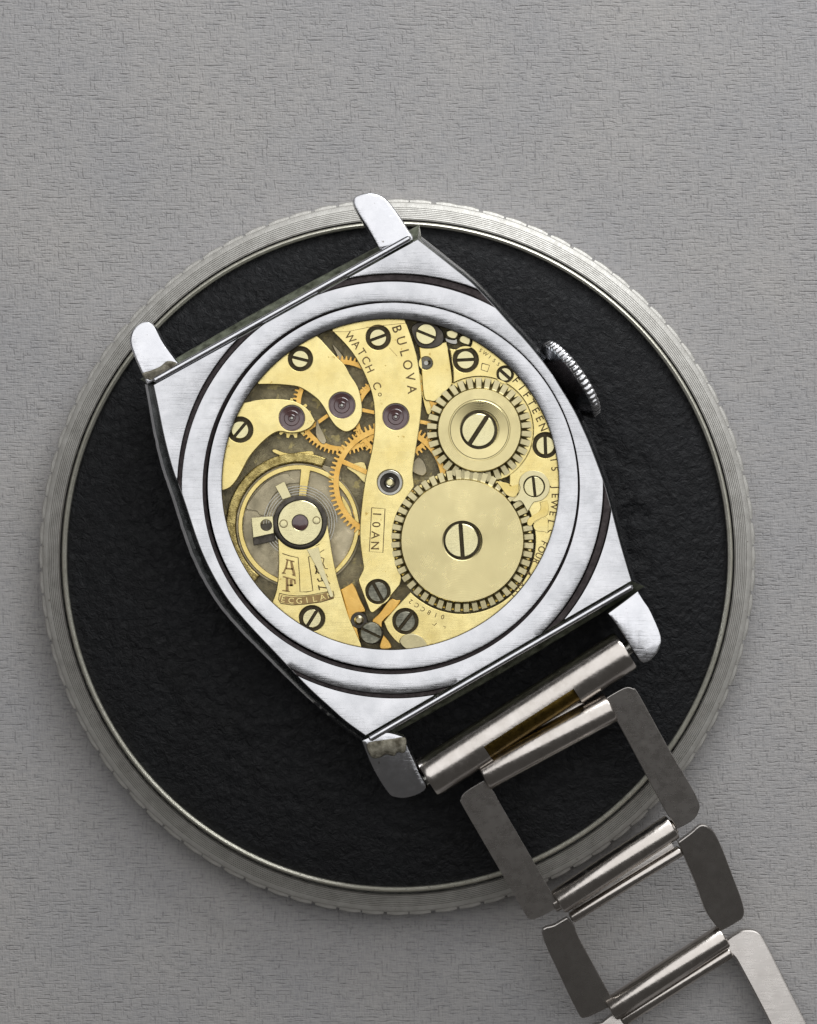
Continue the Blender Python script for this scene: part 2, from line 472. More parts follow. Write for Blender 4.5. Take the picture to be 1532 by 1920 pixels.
# grip tabs round the foot of the rim
NT_ = 92; s0 = SC(1.7); o = W(HC[0], HC[1], 0.8)
tab_me = None
for k in range(NT_):
    a0 = 2*math.pi*(k)/NT_; wv = 2*math.pi/NT_*0.88/2
    if tab_me is None:
        b = bmesh.new(); ang_ = [-wv, -wv/3, wv/3, wv]
        rings = []
        for a in ang_:
            sh = 0.6 if abs(a) == wv else 0
            rings.append([b.verts.new((((q)*s0)*math.cos(a)*U, ((q)*s0)*math.sin(a)*U, zz*U)) for q, zz in ((656, 0.03), (671-sh*3, 0.03), (672-sh*3, 1.7), (669-sh*2, 2.1), (656, 2.3))])
        for i in range(3):
            for k2 in range(4): b.faces.new((rings[i][k2], rings[i][k2+1], rings[i+1][k2+1], rings[i+1][k2]))
        b.faces.new(rings[0]); b.faces.new(rings[3][::-1])
        bmesh.ops.recalc_face_normals(b, faces=b.faces)
        tab_me = bpy.data.meshes.new('grip_tab'); b.to_mesh(tab_me); b.free(); tab_me.materials.append(M['holder_rim'])
    t_ = bpy.data.objects.new('grip_tab', tab_me); COL.objects.link(t_); t_.parent = hold
    t_.location = (Vector((o.x, o.y, 0))-WL[hold.name])*U; t_.rotation_euler = (0, 0, a0+random.uniform(-.004, .004))

# ---- the watch
watch = thing('wrist_watch', 'chrome wrist watch lying face down, back off, gilt movement showing, link bracelet on one end', 'watch', W(735, 912, 3.4))

# case body: polar skin round the opening
outline = [(783, 450, 'c'), (815, 475), (850, 503), (884, 531), (918, 566), (951, 603), (988, 643), (1024, 688), (1050, 727), (1075, 769), (1092, 804), (1107, 839), (1131, 904), (1147, 961), (1163, 1022), (1183, 1089, 'c'),
           (686, 1378, 'c'), (650, 1352), (616, 1322), (576, 1285), (513, 1219), (458, 1160), (418, 1108), (379, 1033), (345, 934), (325, 879), (309, 819), (297, 760), (289, 722, 'c')]
OL = smooth(outline, 8)
P0 = Vector((735, 912))
def ray_outline(a):
    d = Vector((math.cos(a), math.sin(a))); best = None
    for i in range(len(OL)):
        p = Vector(OL[i])-P0; q = Vector(OL[(i+1) % len(OL)])-P0
        e = q-p; den = d.x*e.y-d.y*e.x
        if abs(den) < 1e-9: continue
        t = (p.x*e.y-p.y*e.x)/den; u = (p.x*d.y-p.y*d.x)/den
        if t > 0 and -1e-6 <= u <= 1+1e-6: best = t if best is None else max(best, t)
    return best
def ray_ell(a, cx, cy, rx, ry):
    dx, dy = math.cos(a)/rx, math.sin(a)/ry
    ox, oy = (P0.x-cx)/rx, (P0.y-cy)/ry
    A = dx*dx+dy*dy; B = ox*dx+oy*dy; Cc = ox*ox+oy*oy-1
    return (-B+math.sqrt(B*B-A*Cc))/A
corner_a = [math.atan2(p[1]-P0.y, p[0]-P0.x) for p in outline if len(p) > 2]
angs = [2*math.pi*k/480-math.pi for k in range(480)]
for ca in corner_a:
    i = min(range(len(angs)), key=lambda k: abs(angs[k]-ca)); angs[i] = ca
angs.sort()
aT, aRt, aB, aL = corner_a
ST = [(733.5, 913.5, 347, 343.5, 8.35), (733.5, 914, 353, 349, 8.40), (733.5, 914.5, 354.0, 350.0, 9.0), (733.5, 914.5, 357, 353, 9.02), (735, 914.5, 380, 372, 9.05),
      (735.5, 914.5, 392, 383.5, 9.04), (735.7, 914.3, 394.5, 386, 9.02), (737, 913.5, 397, 388.5, 8.62), (740, 911.5, 406, 396.5, 8.62), (740.6, 911.2, 408.5, 398.5, 8.965), (741, 911, 410, 400, 8.98), (741, 911, 700, 700, 8.98)]
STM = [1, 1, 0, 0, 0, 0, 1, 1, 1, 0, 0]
def end_side(a):                                   # +1 along the two straight band sides
    def between(a, lo, hi): return lo-1e-6 <= a <= hi+1e-6
    return between(a, aRt, aB) or (between(a, aL+0, aT) if aL < aT else (a >= aL or a <= aT))
verts = []; faces = []; fm = []
nst = 0
for a in angs:
    Rm = ray_outline(a); row = []
    prev = None
    for cx_, cy_, rx, ry, z in ST:
        r_ = ray_ell(a, cx_, cy_, rx, ry)
        if r_ > Rm:
            if prev and prev[0] < Rm: zc = prev[1]+(z-prev[1])*(Rm-prev[0])/(r_-prev[0])
            else: zc = row[-1][1]
            row.append((Rm, zc)); prev = (Rm, zc)
        else:
            row.append((r_, z)); prev = (r_, z)
    zt = row[-1][1]
    es = end_side(a)
    left = max(0, math.cos(a-R(165)))
    k_ = 24 if es else 7+13*left
    notch = 1.0 if 1017 < P0.x+Rm*math.cos(a) < 1074 and P0.y+Rm*math.sin(a) < 790 else 0.0
    if notch: k_ = 0.5
    wob = mn_.noise(Vector((a*30, 0, 0)))*0.8
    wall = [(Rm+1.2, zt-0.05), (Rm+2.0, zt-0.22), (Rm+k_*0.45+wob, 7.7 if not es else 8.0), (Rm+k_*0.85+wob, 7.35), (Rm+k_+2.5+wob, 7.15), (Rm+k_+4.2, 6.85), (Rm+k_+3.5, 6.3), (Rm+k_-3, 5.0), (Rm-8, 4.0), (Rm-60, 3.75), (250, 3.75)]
    row += wall
    nst = len(row)
    for r_, z in row:
        verts.append(W(P0.x+r_*math.cos(a), P0.y+r_*math.sin(a), z))
N = len(angs)
for i in range(N):
    j = (i+1) % N; am = (angs[i]+angs[j])/2 if j else angs[i]
    es = end_side(am)
    notch = 1017 < P0.x+ray_outline(am)*math.cos(am) < 1074 and P0.y+ray_outline(am)*math.sin(am) < 790
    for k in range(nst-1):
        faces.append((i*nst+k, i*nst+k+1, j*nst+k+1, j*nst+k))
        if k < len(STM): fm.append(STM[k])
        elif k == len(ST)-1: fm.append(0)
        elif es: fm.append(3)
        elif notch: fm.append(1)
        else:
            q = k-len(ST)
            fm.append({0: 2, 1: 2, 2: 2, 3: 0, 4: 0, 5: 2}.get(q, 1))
case = raw('case', verts, faces, [M['chrome'], M['darkening'], M['side'], M['verdigris']], watch, fm, ang=24)

# inner bezel ring
RG = [(732, 908, 324, 318, 6.4), (732, 908, 318, 312, 7.9), (732, 908, 315.5, 309.5, 8.45), (732, 908, 317, 311, 8.62), (732.3, 908.3, 320, 314, 8.66), (734.5, 909.5, 331, 326.5, 8.72), (736.6, 911, 344, 340.5, 8.75), (736.6, 911, 346.8, 343.3, 8.74), (736.6, 911, 347.5, 344, 8.5), (736.6, 911, 348, 344.5, 8.2)]
verts = []; faces = []; fm = []
SEG = 200; n = len(RG)
for i in range(SEG):
    a = 2*math.pi*i/SEG
    for cx_, cy_, rx, ry, z in RG: verts.append(W(cx_+rx*math.cos(a), cy_+ry*math.sin(a), z))
for i in range(SEG):
    j = (i+1) % SEG
    for k in range(n-1):
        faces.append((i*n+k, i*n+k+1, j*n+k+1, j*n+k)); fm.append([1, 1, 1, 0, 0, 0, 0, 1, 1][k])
raw('case_ring', verts, faces, [M['chrome'], M['darkening']], watch, fm)

# bright bars along the two band sides
def end_bar(a, b_):
    v, f = rod_geo(W(a[0], a[1], 8.92), W(b_[0], b_[1], 8.92), [(0, 0), (0, 0.10), (0.006, 0.2), (0.994, 0.2), (1, 0.10), (1, 0)], 14)
    return raw('end_bar', v, f, [M['chrome_bright']], watch)
end_bar((288, 714), (770, 445)); end_bar((692, 1386), (1186, 1099))

# lugs
def lug(poly, zf, th=2.6, bev=0.28): return slab('lug', smooth(poly, 4), zf, th, bev, M['chrome_bright'], watch)
lug([(661, 378), (670, 366), (696, 361), (722, 371), (746, 400), (764, 428), (775, 450), (745, 462), (712, 470, 'c'), (690, 430), (672, 402)], lambda x, y: 8.9-0.002*(455-y))
lug([(243, 640), (250, 616), (270, 603), (288, 609), (306, 642), (329, 674), (338, 690), (306, 706), (276, 722, 'c'), (254, 674)], lambda x, y: 8.9-0.002*(700-y))
lug([(1140, 1150, 'c'), (1170, 1128), (1196, 1108, 'c'), (1207, 1126), (1220, 1146), (1239, 1192), (1236, 1217), (1222, 1236), (1207, 1243), (1194, 1231), (1168, 1190)], lambda x, y: 8.9+0.0006*(y-1150))
lg = lug([(676, 1388, 'c'), (697, 1440), (725, 1486), (742, 1497), (771, 1496), (801, 1478), (786, 1444), (757, 1380, 'c'), (720, 1372)], lambda x, y: 8.8-0.0065*(y-1400))
M['grime'] = metal('brown_tarnish', (0.06, 0.052, 0.035), (0.30, 0.28, 0.22), 0.4, 0.12, None, 0.9, 1.8, metallic=0.8)
for pl in ([(688, 1394), (722, 1386), (758, 1382), (762, 1398), (758, 1412), (746, 1411), (738, 1418), (724, 1415), (712, 1421), (696, 1420)],
           [(266, 700), (284, 693), (300, 686), (314, 676), (332, 680), (330, 690), (304, 704), (280, 716)],
           ):
    slab('tarnish_patch', smooth(pl, 4), lambda x, y: 8.93, 0.5, 0.12, M['grime'], watch)  # brown corrosion at the lug roots, laid on as thin slabs
lg['label'] = 'bluish grey lug with brown patina at its root'
# crown
def crown():
    ax2 = Vector((0.818, -0.576)); s = SC(6.2)
    c = W(1070, 712, 6.2)
    tilt = R(10)
    ax = Vector((ax2.x*math.cos(tilt), -ax2.y*math.cos(tilt), -math.sin(tilt)))
    up = Vector((0, 0, 1)); u = ax.cross(up).normalized(); v = u.cross(ax).normalized()
    prof = [(-60, 0), (-60, 20), (-34, 20), (-33, 42), (-30, 50), (-12, 76), (-9, 80)]
    verts = []; faces = []; fm = []
    n_r = 46; SEGC = n_r*6
    full = [(t, r, 0) for t, r in prof]+[(-7, 83, 1), (-4, 85, 1), (6, 84.5, 1), (9, 82, 1)]+[(10, 77, 0), (15, 60, 0), (17, 30, 0), (18, 0, 0)]
    n = len(full)
    for i in range(SEGC):
        a = 2*math.pi*i/SEGC
        ph = i % 6
        for t, r, rid in full:
            rr = r - (3.0*(1 if ph in (0,) else 0.55 if ph in (1, 5) else 0) if rid else 0)
            verts.append(c+ax*(t*s)+u*(rr*s*math.cos(a))+v*(rr*s*math.sin(a)))
    for i in range(SEGC):
        j = (i+1) % SEGC
        for k in range(n-1):
            faces.append((i*n+k, j*n+k, j*n+k+1, i*n+k+1)); fm.append(0 if 6 <= k <= 10 else 1)
    raw('crown', verts, faces, [M['crown'], M['crown_dark']], watch, fm, ang=40)
crown()

# ------------------------------------------------------------------ movement
ZB = 8.10                     # top of the bridges
MC = (732, 908)
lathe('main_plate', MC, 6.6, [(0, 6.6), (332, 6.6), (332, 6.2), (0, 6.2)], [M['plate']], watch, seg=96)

def screw(c, r, ang, z, parent, rec=None, mat='screw', slot=0.2):
    """slotted head, sunk in a dark seat of radius rec"""
    s = SC(z); o = W(c[0], c[1], z); a0 = R(-ang)
    verts = []; faces = []; fm = []
    hw = r*slot/2*1.6
    def half(sgn):
        base = len(verts)
        th = math.asin(min(0.95, hw/r)); n = 20
        loop = []
        for k in range(n+1):
            t = th+(math.pi-2*th)*k/n
            loop.append((r*math.cos(t), sgn*r*math.sin(t)))
        loop2 = []
        cxm, cym = 0, sgn*r*0.5
        for x, y in loop: loop2.append((cxm+(x-cxm)*0.94, cym+(y-cym)*0.92))
        m = len(loop)
        for lp, zz in ((loop2, z), (loop, z-0.025), (loop, z-0.14)):
            for x, y in lp:
                X = x*math.cos(a0)-y*math.sin(a0); Y = x*math.sin(a0)+y*math.cos(a0)
                verts.append((o.x+X*s, o.y+Y*s, zz))
        faces.append(tuple(base+k for k in range(m))); fm.append(0)
        for L_ in range(2):
            for k in range(m):
                q = (k+1) % m
                faces.append((base+L_*m+k, base+L_*m+q, base+(L_+1)*m+q, base+(L_+1)*m+k)); fm.append(0 if L_ == 0 else 1)
    half(1); half(-1)
    rr = rec if rec else r*1.05
    base = len(verts); n = 40
    for k in range(n):
        t = 2*math.pi*k/n; verts.append((o.x+rr*s*math.cos(t), o.y+rr*s*math.sin(t), z-0.135))
    for k in range(n):
        t = 2*math.pi*k/n; verts.append((o.x+rr*s*math.cos(t), o.y+rr*s*math.sin(t), z-0.3))
    faces.append(tuple(range(base, base+n))); fm.append(1)
    for k in range(n):
        faces.append((base+k, base+(k+1) % n, base+n+(k+1) % n, base+n+k)); fm.append(1)
    sc_ = raw('screw', verts, faces, [M[mat], M['seat']], parent, fm, ang=10)
    if mat == 'dark_screw': sc_['label'] = 'dark grey worn steel screw'
    return sc_

def jewel(c, r, z, parent, kind='ruby'):
    if kind == 'ruby':
        return lathe('jewel', c, z, [(r*1.02, z-0.3), (r*1.02, z-0.06), (r*0.93, z-0.055), (r*0.90, z-0.075), (r*0.62, z-0.115), (r*0.56, z-0.09), (r*0.30, z-0.13), (r*0.24, z-0.10), (r*0.15, z-0.12), (r*0.1, z-0.06), (0, z-0.05)],
                     [M['ruby'], M['steel']], parent, seg=40, fm=[0]*8+[1, 1], ang=20)
    return lathe('jewel', c, z, [(r*1.02, z-0.3), (r*1.02, z-0.05), (r*0.95, z-0.02), (r*0.78, z-0.03), (r*0.74, z-0.16), (r*0.45, z-0.2), (r*0.40, z-0.06), (r*0.34, z-0.02), (r*0.28, z-0.05), (r*0.22, z-0.01), (0, z)],
                 [M['steel'], M['black_steel'], M['screw']], parent, seg=40, fm=[0, 0, 0, 1, 1, 1, 0, 0, 2, 2], ang=20)

# -- fourth wheel bridge (upper left)
o4 = smooth([(595, 629, 'c'), (613, 649), (631, 669), (646, 684), (657, 704), (670, 724), (676, 744), (679, 766), (677, 784), (668, 800), (655, 809), (644, 809), (629, 799), (618, 784), (611, 771), (602, 757), (593, 747), (577, 735), (560, 726), (542, 723), (515, 721), (484, 721, 'c')]
            + [(x, y, 'c') for x, y in arc(MC, 331, 218.5, 241, 8)], 4)
b4 = plate('fourth_wheel_bridge', [o4, circ((563, 673), 23), circ((641, 760), 24.6)], ZB, 7.5, M['gilt'], watch)
screw((563, 673), 15.5, 14, ZB-0.02, b4, 23); jewel((641, 760), 24.6, ZB, b4)
# -- escape wheel bridge (left)
oe = smooth([(453, 755, 'c'), (489, 749), (524, 748), (551, 752), (569, 761), (580, 771), (586, 781), (591, 790, 'c'), (585, 799), (575, 806), (560, 811), (542, 812), (526, 809), (513, 813), (498, 824), (480, 842), (466, 860), (457, 877), (446, 897), (435, 911), (424, 918), (410, 921, 'c')]
            + [(x, y, 'c') for x, y in arc(MC, 331, 178, 207, 10)], 4)
be = plate('escape_wheel_bridge', [oe, circ((450, 806), 24), circ((547, 784), 24)], ZB, 7.5, M['gilt'], watch)
screw((450, 806), 16, -50, ZB-0.02, be, 24); jewel((547, 784), 24, ZB, be)
# -- train bridge (the S in the middle)
ot = smooth([(622, 620, 'c'), (644, 642), (662, 664), (677, 689), (688, 713), (696, 735), (700.5, 757), (702, 780), (702, 806), (699.5, 829), (695, 853), (688.5, 880), (683, 909), (678.5, 942), (675, 982), (675, 1015), (679, 1048), (681, 1066), (675, 1080), (672, 1089), (679.6, 1111), (688, 1133), (696, 1149), (709, 1142), (730, 1121), (750, 1097, 'c'), (752, 1082), (744, 1064), (739, 1040), (735.5, 1010), (737.6, 986), (745, 962), (759, 938), (772, 920), (776, 911), (774, 890), (775, 875), (779, 848), (785.5, 807), (789.6, 772), (791, 744), (788, 711), (783, 676), (776, 648), (767.5, 622), (760, 601, 'c')]
            + [(x, y, 'c') for x, y in arc(MC, 331, 274.5, 251.5, 8)], 4)
bt = plate('train_bridge', [ot, circ((709, 633), 23), circ((742, 781.5), 24.6), circ((731, 905), 24), circ((708.5, 1109.6), 23)], ZB, 7.5, M['gilt'], watch)
screw((709, 633), 15.5, -20, ZB-0.02, bt, 23); jewel((742, 781.5), 24.6, ZB, bt); jewel((731, 905), 24, ZB, bt, 'steel')
screw((708.5, 1109.6), 18, 62, ZB-0.03, bt, 23, 'dark_screw')
text_on('lettering', 'BULOVA', [(745, 617), (755, 645), (763, 676), (769, 704), (773, 730)], 25, ZB, M['ink'], bt, squeeze=0.95)
text_on('lettering', 'WATCH Co', [(657, 633), (676, 656), (690, 683), (702, 712), (714, 739)], 21, ZB, M['ink'], bt, squeeze=0.95, sizes={7: 0.72})
text_on('lettering', '10AN', [(707.5, 964), (706, 982), (704.5, 1001), (703.5, 1023)], 22, ZB, M['ink'], bt)
ribbons('engraved_frame', [([(697, 952), (722, 954), (718, 1036), (692.5, 1034), (697, 952)], 1.6)], ZB, M['ink'], bt)
ribbons('scratch', [([(620, 622), (650, 622), (700, 612), (760, 606)], 0.9), ([(730, 652), (745, 668)], 0.8)], ZB, M['ink_pale'], bt, 0.003)

# -- barrel bridge (right)
RC = (867, 1014); KC = (899, 807)
ob = smooth([(x, y, 'c') for x, y in arc(MC, 331, -60.5, 78, 40)]
            + [(772, 1222, 'c'), (745, 1205), (727, 1184), (719.6, 1166, 'c'), (740, 1142), (770, 1110, 'c')]
            + [(x, y, 'c') for x, y in arc(RC, 137, 135, -50, 40)] + [(x, y, 'c') for x, y in arc(KC, 101, 56, -119, 36)]
            + [(849, 690), (843, 653, 'c'), (853, 655), (868, 652), (882, 650), (886, 636, 'c')], 4)
bb = plate('barrel_bridge', [ob, circ((873, 674.6), 24), circ((947, 702), 15.6), circ((1022.6, 835), 24), circ((760, 1165), 24)], ZB, 7.4, M['gilt'], watch)
screw((873, 674.6), 16.5, -3, ZB-0.02, bb, 24); screw((947, 702), 12, 42, ZB-0.02, bb, 15.6, slot=0.3)
screw((1022.6, 835), 17, 88, ZB-0.02, bb, 24); screw((760, 1165), 18.5, -52, ZB-0.03, bb, 24, 'dark_screw')
text_on('lettering', 'FIFTEEN', arc(MC, 306, -39.5, -20.5, 6), 20, ZB, M['ink'], bb, squeeze=0.95, thin=0.014)
text_on('lettering', '15 JEWELS', arc(MC, 310, -8.5, 16.5, 6), 19, ZB, M['ink'], bb, squeeze=0.95, thin=0.014)
text_on('lettering', 'FOUR 4 ADJ', arc(MC, 309, 21, 42, 6), 18, ZB, M['ink'], bb, squeeze=0.9, thin=0.014)
text_on('lettering', 'SWISS', arc(MC, 303, -56, -48, 6), 10, ZB, M['ink'], bb)
text_on('serial_number', '018CC2', [(830, 1157), (815, 1153), (797, 1145), (783, 1136), (770, 1128)], 12, ZB, M['ink'], bb)
ribbons('engraved_square', [([(904, 681), (918, 685), (914, 697), (902, 693), (904, 681)], 1.7)], ZB, M['ink'], bb)
ribbons('inspection_mark', [([(811, 1170), (814, 1173), (819, 1168)], 1.3), ([(831, 1174), (835, 1175), (834, 1179)], 1.2)], ZB, M['ink'], bb)
# floors of the two sunk wheels: barrel lid and crown-wheel post
lathe('barrel', RC, 7.6, [(0, 7.62), (128, 7.62), (131, 7.58), (131, 7.1), (0, 7.1)], [M['gilt']], watch, seg=80)
fl = plate('crown_wheel_seat', [smooth([(848, 724, 'c'), *[(x, y, 'c') for x, y in arc(KC, 102, -121, 60, 30)], (925, 900), (890, 880), (868, 850), (855, 800), (850, 760)], 4)], 7.72, 7.3, M['gilt'], watch)

# -- wheels
def gear_loop(c, r0, r1, n, ph=0, w=0.5, top=0.25):
    out = []
    for k in range(n):
        a = 2*math.pi*k/n+ph; st = 2*math.pi/n
        for f, r in ((-w/2, r0), (-top/2, r1), (top/2, r1), (w/2, r0)):
            out.append((c[0]+r*math.cos(a+f*st), c[1]+r*math.sin(a+f*st)))
    return out
def spoked(name, c, r1, r0, rin, hub, n, nsp, z, th, mat, ph=0.0, sw=6):
    loops = [gear_loop(c, r0, r1, n, ph, 0.62, 0.3)]
    for k in range(nsp):
        a0 = 2*math.pi*k/nsp+ph; a1 = a0+2*math.pi/nsp
        e0, e1 = sw/2/rin, sw/2/hub
        p = [(c[0]+rin*math.cos(a0+e0+(a1-a0-2*e0)*t/12), c[1]+rin*math.sin(a0+e0+(a1-a0-2*e0)*t/12)) for t in range(13)]
        p += [(c[0]+hub*math.cos(a1-e1-(a1-a0-2*e1)*t/8), c[1]+hub*math.sin(a1-e1-(a1-a0-2*e1)*t/8)) for t in range(9)]
        loops.append(p)
    return plate(name, loops, z, z-th, mat, watch, bev=0.012)
spoked('center_wheel', (731, 905), 115, 106, 96, 22, 78, 4, 7.40, 0.11, M['rose'], 0.42, 9)
spoked('third_wheel', (742, 781.5), 84, 77, 69, 16, 60, 4, 7.24, 0.09, M['rose'], 0.2, 7)
spoked('fourth_wheel', (641, 760), 93, 86, 77, 16, 70, 4, 7.12, 0.09, M['rose'], 0.95, 7)
spoked('escape_wheel', (547, 784), 38, 31, 25, 9, 15, 4, 7.0, 0.08, M['rim'], 0.1, 5)
lathe('center_pinion', (731, 905), 7.3, [(0, 7.48), (20, 7.48), (20, 6.7)], [M['steel']], watch, seg=24)

# crown wheel and ratchet wheel
def tooth_wheel(name, c, rdisc, rroot, rtip, n, z, prof_disc, ph, dish=0.10):
    """flat toothed ring, its teeth cut sloping down from the raised centre disc"""
    verts = []; faces = []; fm = []
    s = SC(z); o = W(c[0], c[1], z)
    sub = 10; SEGW = n*sub; rows = None
    shp = [1, 1, 1, 1, 1, 1, 1, 0.4, 0, 0.4]
    prof = prof_disc+[(rdisc, z-0.0), (rdisc+1.2, z-0.05), (rdisc+2.5, z-dish)]
    for i in range(SEGW):
        a = 2*math.pi*i/SEGW+ph; k = shp[i % sub]
        col = [(r, zz) for r, zz in prof]
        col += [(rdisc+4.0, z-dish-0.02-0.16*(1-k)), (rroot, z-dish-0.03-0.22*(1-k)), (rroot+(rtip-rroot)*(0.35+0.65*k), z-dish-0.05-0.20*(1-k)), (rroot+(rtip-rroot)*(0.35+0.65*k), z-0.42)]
        for r, zz in col: verts.append((o.x+r*s*math.cos(a), o.y+r*s*math.sin(a), zz))
        n_ = len(col)
    for i in range(SEGW):
        j = (i+1) % SEGW; kk = shp[i % sub]+shp[(i+1) % sub]
        for k in range(n_-1):
            faces.append((i*n_+k, j*n_+k, j*n_+k+1, i*n_+k+1))
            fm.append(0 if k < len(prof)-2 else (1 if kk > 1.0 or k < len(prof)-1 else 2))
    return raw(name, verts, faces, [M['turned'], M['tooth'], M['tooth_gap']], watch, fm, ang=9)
cw = tooth_wheel('crown_wheel', (899, 806), 77, 84, 98, 34, 8.30, [(36, 8.0), (36, 8.20), (38, 8.22), (54, 8.295), (55.2, 8.27), (57, 8.27), (58, 8.30)], 0.05, 0.16)
screw((897, 806.5), 31, -57, 8.34, cw, 36, slot=0.14)
rw = tooth_wheel('ratchet_wheel', RC, 114, 119, 133.5, 48, 8.30, [(36, 8.0), (36, 8.27), (38, 8.30)], 0.02, 0.14)
screw((865.5, 1013.5), 31.5, 86, 8.35, rw, 36, slot=0.12)

# click, its spring
ck = plate('click', [smooth([(959, 939, 'c'), (970, 929), (975, 915), (973, 905), (977, 893), (988, 884), (1002, 882), (1018, 887), (1028, 899), (1031, 912), (1028, 926), (1018, 937), (1006, 941), (1000, 943), (989.5, 960, 'c'), (981, 944, 'c'), (975, 939), (966, 941)], 5), circ((1001.5, 912.5), 20)], 8.42, 8.14, M['nickel'], watch, bev=0.03)
screw((1001.5, 912.5), 18.5, 84, 8.42, ck, 20, slot=0.15)
plate('click_spring', [smooth([(1012, 942, 'c'), (1026, 938, 'c'), (1029, 952), (1026, 966), (1014, 972), (1003, 978), (996, 986), (989, 984), (990, 974), (1000, 966), (1010, 960), (1014, 951)], 5)], 8.24, 8.12, M['rim'], watch, bev=0.02)
plate('click_plate', [smooth([(1000, 984), (1010, 975), (1018, 973), (1026, 970), (1028, 980), (1027, 999), (1020, 997), (1005, 995)], 5)], 8.18, 8.11, M['gilt'], watch, bev=0.02)
plate('click_spring', [smooth([(930, 902, 'c'), (952, 906), (958, 912), (972, 908, 'c'), (972, 922), (964, 932), (950, 928), (940, 915)], 5)], 8.22, 8.12, M['rim'], watch, bev=0.02)

# keyless-work pieces
sp = plate('setting_spring', [smooth([(786, 650, 'c'), (800, 648), (838, 640, 'c'), (846, 690), (848, 720), (835, 735), (818, 752), (806, 752), (796, 748), (792, 725), (790, 690)], 4), circ((799, 681), 12)], 7.42, 7.2, M['gilt'], watch)
lathe('setting_post', (799, 680), 7.4, [(12.5, 7.30), (9, 7.1), (4, 7.0), (0, 7.0)], [M['steel']], watch, seg=28)
sl = plate('setting_lever', [smooth([(772, 612), (800, 602), (828, 618), (832, 640), (815, 652), (790, 652), (778, 640)], 5)], 7.62, 7.45, M['black_steel'], watch)
screw((799, 626.5), 19, 22, 7.98, sl, 19.5, slot=0.14)
def zz(l, x0, y0, s): return [(x0+x/s, y0+y/s) for x, y in l]
plate('stem_sleeve', [smooth(zz([(440, 240), (500, 215), (570, 222), (612, 262), (575, 345), (500, 345), (440, 305)], 780, 590, 7.66), 5)], 8.16, 7.7, M['nickel'], watch, bev=0.07)
plate('stem_sleeve', [smooth(zz([(620, 345), (672, 292), (782, 335), (772, 425), (735, 440), (635, 400)], 780, 590, 7.66), 5)], 8.18, 7.7, M['nickel'], watch, bev=0.07)
plate('stem_clip', [smooth(zz([(420, 330), (470, 345), (545, 355), (590, 345), (590, 420), (540, 430), (470, 410), (425, 380)], 780, 590, 7.66), 5)], 8.0, 7.6, M['steel'], watch, bev=0.05)

# -- pieces at the foot
plate('yoke', [smooth(zz([(545, 335), (640, 345), (700, 350), (640, 450), (560, 540), (445, 650), (430, 740), (340, 700), (290, 640), (400, 520)], 660, 1080, 7.66), 4)], 7.55, 7.3, M['rose'], watch)
cs = plate('case_clamp', [smooth(zz([(690, 905), (760, 845), (880, 825), (990, 865), (1060, 945), (1085, 1010), (1060, 1060), (800, 1060), (690, 970)], 660, 1080, 7.66), 5)], 8.3, 8.11, M['tooth'], watch, bev=0.06)
pw = plate('clamp_seat', [smooth(zz([(170, 680), (260, 665), (430, 760), (445, 860), (380, 960), (260, 975), (150, 930), (105, 840)], 660, 1080, 7.66), 5)], 7.75, 7.3, M['black_steel'], watch)
screw((696, 1187), 20, 26, 8.02, pw, 21, 'dark_screw', slot=0.14)
lathe('banking_pin', (673, 1163), 7.9, [(0, 7.95), (5, 7.95), (9, 7.85), (9, 7.75), (15, 7.75), (16, 7.6), (16, 7.0)], [M['black_steel'], M['recess']], watch, seg=28, fm=[1, 1, 1, 0, 0, 0])
plate('side_plate', [smooth([(639, 1106, 'c'), (660, 1093, 'c'), (667, 1102), (677, 1126), (686, 1146), (674, 1150), (668, 1168), (676, 1205), (668, 1215), (655, 1165), (646, 1130)], 4)], 7.6, 7.3, M['rose'], watch)
plate('foot_plate', [smooth(zz([(440, 860), (480, 870), (550, 960), (560, 1040), (400, 1040)], 660, 1080, 7.66), 4)], 7.6, 7.3, M['rose'], watch)

# -- balance
BC = (560, 986)
lathe('balance_recess', BC, 6.7, [(0, 6.68), (117, 6.68), (118, 6.60)], [M['recess']], watch, seg=64)
wl = plate('pallet_bridge', [smooth(zz([(150, 655), (190, 560), (300, 420), (420, 300), (560, 215), (690, 190), (720, 240), (790, 272), (850, 250), (900, 190), (985, 185), (970, 250), (900, 310), (690, 335), (640, 400), (545, 440), (470, 550), (415, 720), (330, 735), (290, 690), (220, 675)], 440, 860, 6.964), 5)], 6.92, 6.7, M['recess'], watch, bev=0.03)
bwl = [circ(BC, 114, 80)]
for k in range(2):
    a0 = 97+180*k
    bwl.append(arc(BC, 105, a0+5, a0+175, 30)+arc(BC, 16, a0+158, a0+22, 10))
plate('balance_wheel', bwl, 7.12, 6.96, M['rim'], watch, bev=0.04)
plate('balance_well', [arc(BC, 137, 128, 292, 40)+arc(BC, 118.5, 292, 128, 40)], 7.15, 6.62, M['well'], watch, bev=0.09)
